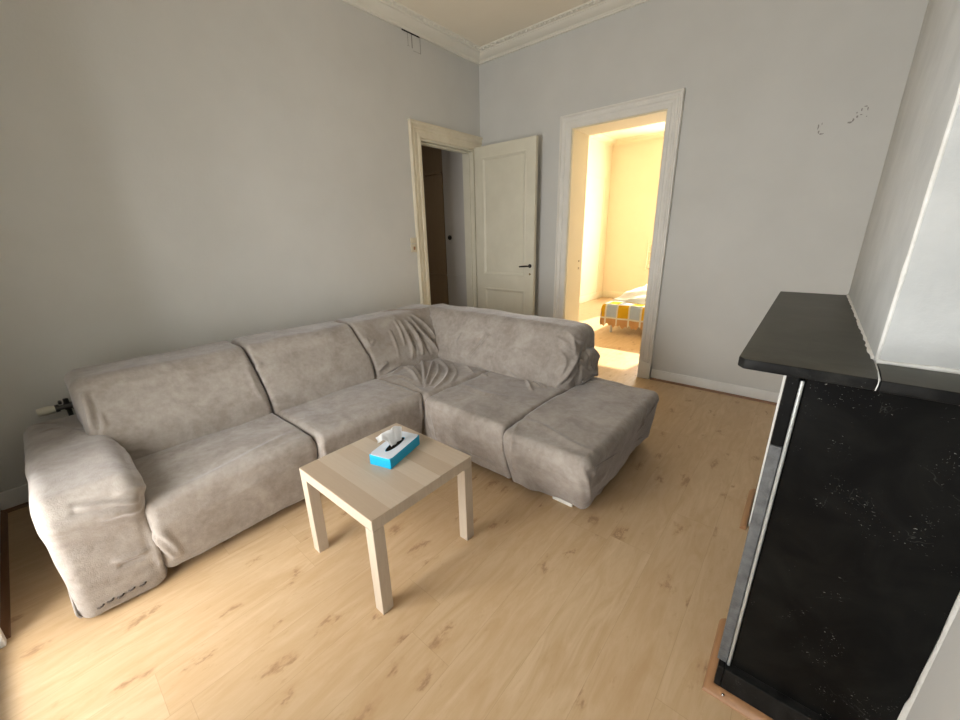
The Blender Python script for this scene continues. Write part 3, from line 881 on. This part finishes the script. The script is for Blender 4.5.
def soft(name, V, F, folds=(), lump=.006, seed=0.0, warp=None, hem=None, parent=None, freq=3.0):
    if warp is not None: V = warp(V)
    me = bpy.data.meshes.new(name); me.from_pydata(V.tolist(), [], F); me.update()
    n = len(V); N = np.zeros(n * 3); me.vertices.foreach_get('normal', N) if hasattr(me.vertices[0], 'normal') else None
    N = N.reshape(-1, 3)
    cen = V.mean(0)
    if np.mean(np.sum(N * (V - cen), 1)) < 0: N = -N
    D = np.array([noise.noise(Vector((v[0] * freq + seed, v[1] * freq, v[2] * freq))) + .35 * noise.noise(Vector((v[0] * freq * 3 + seed, v[1] * freq * 3, v[2] * freq * 3))) for v in V]) * lump
    for pts, w, hgt, *tp in folds:
        D = D + seg_field(V, smooth_poly(pts), max(w, .0105), hgt * 1.5, tp[0] if tp else .25)
    V2 = V + N * D[:, None]
    if hem is not None:
        zh, amp = hem
        for i in range(n):
            if V2[i, 2] < zh:
                q = noise.noise(Vector((V[i, 0] * 2.6 + seed, V[i, 1] * 2.6, 5 + seed))) + .4 * noise.noise(Vector((V[i, 0] * 11, V[i, 1] * 11, seed)))
                V2[i, 2] = max(.004, V2[i, 2] + amp * q * (zh - V2[i, 2]) / zh)
    me.vertices.foreach_set('co', V2.reshape(-1)); me.update()
    bm = bmesh.new(); bm.from_mesh(me); bpy.data.meshes.remove(me)
    bmesh.ops.translate(bm, vec=-parent.location, verts=bm.verts)
    return obj(name, bm, M['fabric'], parent, smooth=True)

sofa = thing('corner_sofa', 'large L-shaped corner sofa under a loose taupe-grey suede cover along the left wall', 'sofa', (1.0, -2.6, 0))
FOLDS = {}
#FOLDS_BEGIN
FOLDS = {
 'back_c': [
  ([(0.636, -1.936, 0.759), (0.712, -1.943, 0.677), (0.807, -1.980, 0.573)], 0.01, 0.01),
  ([(0.643, -1.890, 0.751), (0.726, -1.904, 0.662), (0.811, -1.921, 0.568), (0.862, -1.964, 0.460)], 0.012, 0.016),
  ([(0.651, -1.833, 0.742), (0.754, -1.822, 0.632), (0.821, -1.832, 0.558), (0.858, -1.840, 0.470)], 0.012, 0.02),
  ([(0.636, -1.775, 0.757), (0.767, -1.756, 0.621), (0.846, -1.699, 0.514), (0.872, -1.670, 0.430)], 0.012, 0.02),
  ([(0.617, -1.735, 0.774), (0.714, -1.668, 0.676), (0.816, -1.642, 0.568)], 0.011, 0.016),
  ([(0.653, -1.867, 0.740), (0.730, -1.876, 0.657), (0.817, -1.884, 0.561), (0.861, -1.909, 0.462)], 0.007, -0.01),
  ([(0.647, -1.808, 0.746), (0.762, -1.785, 0.626), (0.839, -1.773, 0.530), (0.867, -1.759, 0.452)], 0.007, -0.012),
  ([(0.640, -1.746, 0.752), (0.767, -1.710, 0.620), (0.842, -1.670, 0.524)], 0.007, -0.012),
  ([(0.398, -1.888, 0.793), (0.443, -1.748, 0.793), (0.588, -1.639, 0.791), (0.577, -1.471, 0.792)], 0.014, 0.01),
  ([(0.700, -2.261, 0.684), (0.746, -2.264, 0.637), (0.723, -2.199, 0.658)], 0.008, 0.008),
  ([(0.852, -2.299, 0.451), (0.856, -2.253, 0.479), (0.849, -2.189, 0.500)], 0.01, 0.012),
  ([(0.867, -2.249, 0.423), (0.864, -2.150, 0.443), (0.861, -2.067, 0.453)], 0.01, 0.012),
  ([(0.689, -2.025, 0.699), (0.786, -2.052, 0.594), (0.846, -2.080, 0.504)], 0.012, 0.007),
 ],
 'seat_c': [
  ([(1.224, -1.711, 0.411), (1.406, -1.823, 0.416)], 0.009, 0.008),
  ([(1.092, -1.737, 0.409), (1.304, -1.913, 0.420), (1.418, -2.096, 0.408)], 0.012, 0.009),
  ([(1.002, -1.810, 0.411), (1.192, -1.994, 0.419), (1.319, -2.195, 0.417)], 0.01, 0.013),
  ([(0.937, -1.723, 0.411), (1.183, -1.876, 0.416), (1.322, -2.049, 0.417), (1.386, -2.219, 0.418)], 0.011, 0.015),
  ([(0.914, -2.210, 0.422), (0.874, -2.062, 0.421), (1.005, -2.090, 0.423), (1.220, -2.200, 0.417)], 0.011, 0.014),
  ([(0.846, -2.017, 0.419), (0.991, -2.037, 0.421), (1.189, -2.153, 0.419)], 0.01, 0.014),
  ([(0.758, -1.790, 0.412), (1.034, -1.993, 0.418), (1.284, -2.219, 0.416)], 0.011, 0.016),
  ([(0.833, -1.922, 0.417), (1.089, -2.083, 0.423), (1.315, -2.247, 0.417)], 0.006, -0.01),
  ([(0.909, -1.778, 0.411), (1.109, -1.999, 0.419), (1.321, -2.243, 0.418)], 0.01, 0.016),
  ([(0.937, -2.284, 0.417), (0.996, -2.200, 0.421), (1.132, -2.199, 0.420)], 0.012, 0.008),
  ([(1.034, -2.268, 0.418), (1.151, -2.252, 0.417), (1.318, -2.287, 0.416)], 0.01, 0.008),
 ],
 'seat_d': [
  ([(1.454, -1.799, 0.409), (1.510, -1.794, 0.414)], 0.009, 0.01),
  ([(1.617, -1.611, 0.407), (1.757, -1.657, 0.404), (1.931, -1.835, 0.412)], 0.01, 0.012),
  ([(1.663, -1.598, 0.405), (1.814, -1.664, 0.404), (1.949, -1.750, 0.411)], 0.008, 0.01),
  ([(1.878, -1.674, 0.407), (1.976, -1.728, 0.410)], 0.008, 0.01),
  ([(1.896, -2.144, 0.419), (2.082, -2.363, 0.333), (2.074, -2.324, 0.116)], 0.01, 0.008),
  ([(1.912, -2.205, 0.420), (2.055, -2.373, 0.328)], 0.01, 0.005),
  ([(1.453, -2.317, 0.412), (1.525, -2.371, 0.287), (1.502, -2.327, 0.113)], 0.009, 0.007),
  ([(1.534, -2.329, 0.125), (1.798, -2.327, 0.132), (2.026, -2.337, 0.157)], 0.016, 0.005),
  ([(1.458, -2.029, 0.413), (1.676, -2.073, 0.420), (1.876, -2.033, 0.416)], 0.03, 0.006),
 ],
 'back_d': [
  ([(1.375, -1.584, 0.665), (1.323, -1.647, 0.565), (1.242, -1.680, 0.466)], 0.012, 0.011),
  ([(1.315, -1.586, 0.665), (1.259, -1.647, 0.562), (1.186, -1.678, 0.472)], 0.008, -0.008),
  ([(1.024, -1.644, 0.566), (1.026, -1.678, 0.451)], 0.01, 0.006),
  ([(1.086, -1.596, 0.643), (1.076, -1.652, 0.550)], 0.014, 0.006),
  ([(2.053, -1.522, 0.745), (2.094, -1.558, 0.618)], 0.007, 0.012),
  ([(2.101, -1.515, 0.637), (2.085, -1.630, 0.514), (2.014, -1.687, 0.406)], 0.014, 0.018),
  ([(2.102, -1.412, 0.664), (2.102, -1.489, 0.536), (2.087, -1.641, 0.445)], 0.01, 0.014),
  ([(2.102, -1.455, 0.637), (2.102, -1.577, 0.524), (2.063, -1.666, 0.440)], 0.006, -0.01),
  ([(1.999, -1.595, 0.653), (2.061, -1.621, 0.586), (2.047, -1.669, 0.481)], 0.012, 0.009),
  ([(1.938, -1.548, 0.726), (2.054, -1.561, 0.690)], 0.012, 0.008),
  ([(1.983, -1.507, 0.774), (2.080, -1.513, 0.719), (2.101, -1.414, 0.686)], 0.012, 0.008),
  ([(0.774, -1.687, 0.407), (1.021, -1.689, 0.391), (1.302, -1.692, 0.371)], 0.01, -0.008),
  ([(1.244, -1.684, 0.442), (1.450, -1.683, 0.417), (1.643, -1.686, 0.411)], 0.012, 0.008),
  ([(1.591, -1.678, 0.477), (1.728, -1.680, 0.420), (1.859, -1.682, 0.404)], 0.009, 0.01),
  ([(0.672, -1.526, 0.764), (0.668, -1.592, 0.656), (0.784, -1.663, 0.531), (0.896, -1.682, 0.428)], 0.01, 0.012),
 ],
 'tail': [
  ([(2.080, -1.399, 0.642), (2.104, -1.497, 0.575), (2.137, -1.322, 0.443)], 0.008, 0.012),
  ([(2.080, -1.290, 0.618), (2.140, -1.351, 0.581), (2.141, -1.407, 0.499), (2.131, -1.249, 0.395)], 0.008, 0.012),
  ([(2.110, -1.297, 0.616), (2.142, -1.289, 0.538), (2.134, -1.256, 0.399)], 0.008, 0.01),
  ([(2.120, -1.429, 0.634), (2.136, -1.429, 0.504)], 0.006, -0.01),
  ([(2.115, -1.516, 0.546), (2.143, -1.406, 0.469), (2.145, -1.258, 0.422)], 0.01, 0.01),
 ],
 'chaise': [
  ([(2.560, -2.343, 0.405), (2.600, -2.327, 0.308), (2.577, -2.234, 0.127)], 0.009, 0.014),
  ([(2.563, -2.295, 0.405), (2.596, -2.234, 0.296), (2.584, -2.237, 0.187)], 0.009, 0.014),
  ([(2.569, -2.320, 0.403), (2.597, -2.271, 0.294), (2.582, -2.240, 0.164)], 0.005, -0.008),
  ([(2.565, -2.392, 0.377), (2.590, -2.369, 0.288), (2.576, -2.292, 0.132)], 0.01, 0.009),
  ([(2.603, -2.207, 0.320), (2.580, -2.136, 0.165), (2.563, -2.158, 0.076)], 0.012, 0.009),
  ([(2.099, -1.397, 0.390), (2.178, -1.313, 0.395), (2.360, -1.315, 0.394)], 0.011, 0.007),
  ([(2.100, -1.453, 0.391), (2.196, -1.378, 0.396), (2.350, -1.401, 0.395)], 0.01, 0.005),
  ([(2.101, -2.234, 0.401), (2.168, -2.389, 0.374), (2.133, -2.338, 0.148)], 0.01, 0.008),
  ([(2.101, -2.187, 0.402), (2.098, -1.923, 0.400), (2.098, -1.739, 0.397)], 0.012, 0.006),
  ([(2.101, -2.232, 0.401), (2.224, -2.210, 0.407), (2.474, -2.287, 0.407), (2.603, -2.270, 0.335)], 0.022, 0.006),
  ([(2.562, -1.499, 0.396), (2.600, -1.629, 0.320), (2.578, -1.549, 0.167)], 0.014, 0.01),
 ],
 'arm': [
  ([(1.356, -3.957, 0.539), (1.377, -3.863, 0.513), (1.356, -3.769, 0.459)], 0.008, -0.01),
  ([(1.371, -3.964, 0.513), (1.388, -3.878, 0.488), (1.376, -3.793, 0.451)], 0.008, -0.009),
  ([(1.369, -3.948, 0.519), (1.383, -3.866, 0.500), (1.372, -3.781, 0.460)], 0.007, 0.01),
  ([(0.876, -3.776, 0.549), (1.059, -3.765, 0.525), (1.292, -3.762, 0.519), (1.334, -3.761, 0.465)], 0.009, 0.012),
  ([(1.328, -3.911, 0.234), (1.328, -3.862, 0.215), (1.322, -3.806, 0.204)], 0.011, 0.006),
  ([(1.326, -3.903, 0.195), (1.326, -3.849, 0.188), (1.323, -3.812, 0.177)], 0.008, -0.007),
  ([(0.248, -4.015, 0.524), (0.356, -3.932, 0.537), (0.624, -3.847, 0.559)], 0.01, -0.007),
  ([(0.477, -3.987, 0.549), (0.500, -3.920, 0.550), (0.735, -3.849, 0.565)], 0.01, 0.006),
  ([(1.378, -3.858, 0.510), (1.372, -3.803, 0.519), (1.327, -3.759, 0.481)], 0.012, 0.008),
  ([(1.383, -3.900, 0.451), (1.380, -3.832, 0.441), (1.344, -3.782, 0.409)], 0.014, 0.007),
  ([(1.334, -3.773, 0.413), (1.317, -3.790, 0.240), (1.306, -3.786, 0.098)], 0.008, 0.008),
  ([(1.309, -3.775, 0.327), (1.309, -3.788, 0.155), (1.301, -3.783, 0.024)], 0.008, 0.01),
 ],
 'seat_a': [
  ([(1.052, -3.771, 0.077), (1.234, -3.776, 0.101), (1.310, -3.750, 0.076)], 0.009, 0.009),
  ([(1.327, -3.777, 0.278), (1.330, -3.762, 0.196), (1.317, -3.728, 0.097)], 0.009, 0.009),
  ([(1.160, -3.775, 0.131), (1.238, -3.776, 0.096), (1.291, -3.770, 0.067)], 0.007, -0.009),
  ([(1.342, -3.770, 0.322), (1.341, -3.733, 0.213), (1.316, -3.711, 0.094)], 0.012, 0.008),
  ([(1.338, -3.066, 0.384), (1.339, -3.067, 0.321), (1.318, -3.068, 0.192)], 0.008, 0.007),
  ([(1.352, -3.729, 0.394), (1.311, -3.494, 0.419), (1.215, -3.071, 0.410)], 0.025, 0.006),
 ],
 'seat_b': [
  ([(1.382, -3.043, 0.371), (1.390, -3.035, 0.302), (1.366, -3.026, 0.161)], 0.008, 0.007),
  ([(1.348, -2.333, 0.419), (1.394, -2.351, 0.349), (1.366, -2.326, 0.219)], 0.008, 0.007),
  ([(0.875, -2.334, 0.408), (1.200, -2.363, 0.427), (1.389, -2.351, 0.398)], 0.01, 0.005),
 ],
 'back_a': [
  ([(0.646, -3.808, 0.742), (0.720, -3.810, 0.664), (0.788, -3.823, 0.582)], 0.012, 0.016),
  ([(0.653, -3.789, 0.738), (0.741, -3.793, 0.643), (0.811, -3.813, 0.564)], 0.008, -0.008),
  ([(0.733, -3.780, 0.651), (0.783, -3.781, 0.599), (0.819, -3.809, 0.555)], 0.01, 0.01),
  ([(0.652, -3.763, 0.740), (0.653, -3.510, 0.736), (0.652, -3.251, 0.740), (0.642, -3.123, 0.748)], 0.025, 0.006),
  ([(0.861, -3.747, 0.466), (0.862, -3.694, 0.457), (0.866, -3.653, 0.433)], 0.008, 0.006),
  ([(0.693, -3.107, 0.696), (0.823, -3.115, 0.555), (0.865, -3.086, 0.431)], 0.012, 0.006),
 ],
 'back_b': [
  ([(0.698, -3.017, 0.692), (0.710, -3.050, 0.664), (0.666, -3.057, 0.604)], 0.014, 0.006),
  ([(0.618, -3.043, 0.763), (0.749, -3.050, 0.627), (0.867, -3.035, 0.453)], 0.01, 0.006),
  ([(0.511, -2.500, 0.791), (0.628, -2.507, 0.764)], 0.014, 0.005),
  ([(0.662, -2.996, 0.726), (0.653, -2.745, 0.739), (0.647, -2.441, 0.745)], 0.03, 0.004),
 ],
}
#FOLDS_END
def folds(k): return FOLDS.get(k, [])

ST = .415   # seat height
# seats of the left run (front faces x+), profile in (x, z)
def seat_prof(back, front, top=ST, bot=.045, bulge=.02):
    return [(back, bot, .02), (front - .03, bot, .012), (front + bulge, top * .72, .12), (front + .02, top + .005, .045), (front - .2, top + .01, .3), (back, top - .01, .02)]
V, F = loft(seat_prof(.62, 1.335), -3.775, -3.062, .035, .03, 'y')
soft('seat', V, F, folds('seat_a'), .007, 1.0, hem=(.16, .02), parent=sofa)
V, F = loft(seat_prof(.62, 1.375), -3.052, -2.318, .03, .03, 'y')
soft('seat', V, F, folds('seat_b'), .007, 4.0, hem=(.16, .02), parent=sofa)
# right run (front faces y-), profile in (y, z)
def seat_prof_y(front, back, top=ST, bot=.045, bulge=.01, flare=.05):
    return [(back, bot, .02), (back, top - .01, .02), (front + .2, top + .005, .3), (front - .01, top, .045), (front - bulge, top * .70, .12), (front + flare, bot, .012)]
V, F = loft(seat_prof_y(-2.315, -1.50), .66, 1.43, .03, .035, 'x')
soft('corner_seat', V, F, folds('seat_c'), .008, 7.0, hem=(.16, .02), parent=sofa)
V, F = loft(seat_prof_y(-2.365, -1.50, flare=.06), 1.44, 2.088, .03, .022, 'x')
soft('seat', V, F, folds('seat_d'), .007, 11.0, hem=(.16, .03), parent=sofa)
V, F = loft(seat_prof_y(-2.385, -1.30, top=.405, flare=.09), 2.093, 2.605, .022, .055, 'x')
m_ = V[:, 0] > 2.4; V[m_, 0] -= (V[m_, 0] - 2.4) / .2 * .045 * np.clip(1 - V[m_, 2] / .36, 0, 1)
soft('chaise_seat', V, F, folds('chaise'), .007, 15.0, hem=(.17, .045), parent=sofa)
# backs of the left run: leaning forward faces, profile in (x, z)
def back_prof(x0=.22, xt=.60, xb=.90, top=.80, bot=.30):
    return [(x0, bot, .03), (xb - .01, bot, .05), (xb - .05, ST + .12, .25), (xt, top - .01, .10), (x0 + .06, top - .01, .09)]
V, F = loft(back_prof(), -3.845, -3.068, .05, .03, 'y')
soft('backrest', V, F, folds('back_a'), .009, 20.0, parent=sofa)
V, F = loft(back_prof(top=.805), -3.058, -2.318, .03, .03, 'y')
soft('backrest', V, F, folds('back_b'), .009, 24.0, parent=sofa)
V, F = loft(back_prof(top=.80), -2.308, -1.36, .03, .06, 'y')
soft('corner_backrest', V, F, folds('back_c'), .010, 28.0, parent=sofa)
# back of the right run, profile in (y, z)
def back_prof_y(yb=-1.17, yt=-1.50, yf=-1.70, top=.80, bot=.30):
    return [(yb, bot, .03), (yb - .04, top - .01, .09), (yt, top, .10), (yf + .03, ST + .12, .25), (yf, bot, .05)]
V, F = loft(back_prof_y(), .50, 2.10, .06, .09, 'x')
soft('backrest', V, F, folds('back_d'), .010, 33.0, parent=sofa)
# body behind the cushions
bm = bmesh.new(); box(bm, .20, .64, -3.80, -1.22, .05, .60, .03, 3); box(bm, .50, 2.04, -1.52, -1.19, .05, .60, .03, 3); box(bm, 2.04, 2.52, -1.45, -1.32, .05, .36, .02, 2)
bmesh.ops.translate(bm, vec=-sofa.location, verts=bm.verts)
obj('body', bm, M['fabric'], sofa, smooth=True, angle=40)
# arm at the window end
arm = [(.14, .03, .04), (1.315, .012, .02), (1.335, .36, .12), (1.39, .475, .05), (1.345, .568, .075), (.9, .58, .3), (.20, .525, .09)]
V, F = loft(arm, -4.05, -3.765, .05, .06, 'y')
soft('armrest', V, F, folds('arm'), .009, 40.0, hem=(.15, .012), parent=sofa)
# the cover's loose end hanging behind the short back
tail = [(-1.56, .38, .04), (-1.53, .54, .06), (-1.42, .64, .06), (-1.27, .62, .07), (-1.20, .38, .04)]
V, F = loft(tail, 2.05, 2.14, .03, .045, 'x')
soft('cover_tail', V, F, folds('tail'), .016, 50.0, parent=sofa, freq=9.0)
# dark stitches that gather the arm's hem
bm = bmesh.new()
for k, y in enumerate((-3.985, -3.955, -3.925, -3.89, -3.855)):
    x = 1.324; z = .062 + .004 * (k % 2)
    tube(bm, [(x - .004, y - .009, z - .003), (x + .005, y - .004, z), (x + .005, y + .005, z + .002), (x - .004, y + .010, z + .001)], .0035, 6)
bmesh.ops.translate(bm, vec=-sofa.location, verts=bm.verts)
obj('stitching', bm, M['seam'], sofa, smooth=True)
# feet
for x, y in ((1.12, -3.60), (2.40, -2.20), (2.40, -1.42), (.30, -3.70), (.30, -1.35)):
    bm = bx(x - .06, x + .06, y - .05, y + .04, 0, .05, .004); bmesh.ops.translate(bm, vec=-sofa.location, verts=bm.verts)
    obj('foot', bm, M['whiteedge'], sofa)

# ------------------------------------------------------------------ camera
yaw, pitch, roll = math.radians(-40.37), math.radians(18.02), math.radians(-1.315)
fwd = Vector((math.sin(yaw) * math.cos(pitch), math.cos(yaw) * math.cos(pitch), -math.sin(pitch)))
right = Vector((math.cos(yaw), -math.sin(yaw), 0)); up = right.cross(fwd)
r2 = right * math.cos(roll) + up * math.sin(roll); u2 = r2.cross(fwd)
cam = bpy.data.cameras.new('camera'); co = bpy.data.objects.new('camera', cam); C.objects.link(co)
cam.sensor_width = 36; cam.lens = 36 * 385.0 / 960; cam.clip_start = .02
mt = Matrix((r2, u2, -fwd)).transposed().to_4x4(); mt.translation = Vector((3.2188, -3.8812, 1.418))
co.matrix_world = mt
SC.camera = co

# ------------------------------------------------------------------ light
def area(name, loc, rot, sx, sy, power, col, spread=180):
    l = bpy.data.lights.new(name, 'AREA'); l.shape = 'RECTANGLE'; l.size = sx; l.size_y = sy; l.energy = power; l.color = col
    l.spread = math.radians(spread)
    o = bpy.data.objects.new(name, l); C.objects.link(o); o.location = loc; o.rotation_euler = rot
    return o
area('added_hall_fill', (-1.2, -1.6, 2.85), (0, 0, 0),   .4, .4, 3.5, (1, .88, .72))  # unseen fill lamp, added to brighten the dark hallway
for i, ((a, b), p) in enumerate(((W1, 192), (W2, 7))):
    area('window_light', ((a + b) / 2, FY - .95, 1.25), (math.radians(90), 0, 0), 1.9, 2.5, p, (1.0, .985, .955))
area('bedroom_window_light', ((WX0 + WX1) / 2, BY + .22, (WB[0] + WB[1]) / 2), (math.radians(-90), 0, 0), WX1 - WX0, WB[1] - WB[0], 215, (1, .96, .88))
sun = bpy.data.lights.new('sun', 'SUN'); sun.energy = 13; sun.angle = math.radians(.6); sun.color = (1, .90, .70)
so = bpy.data.objects.new('sun', sun); C.objects.link(so)
d = Vector((-.25, -1.8, -1.0)).normalized(); so.rotation_euler = d.to_track_quat('-Z', 'Y').to_euler()
w = bpy.data.worlds.new('world'); SC.world = w; w.use_nodes = True
w.node_tree.nodes['Background'].inputs[0].default_value = (.90, .94, 1, 1); w.node_tree.nodes['Background'].inputs[1].default_value = 1.0

vs = SC.view_settings
vs.view_transform = 'Standard'; vs.look = 'None'; vs.exposure = 0.2; vs.gamma = 1; vs.use_curve_mapping = False
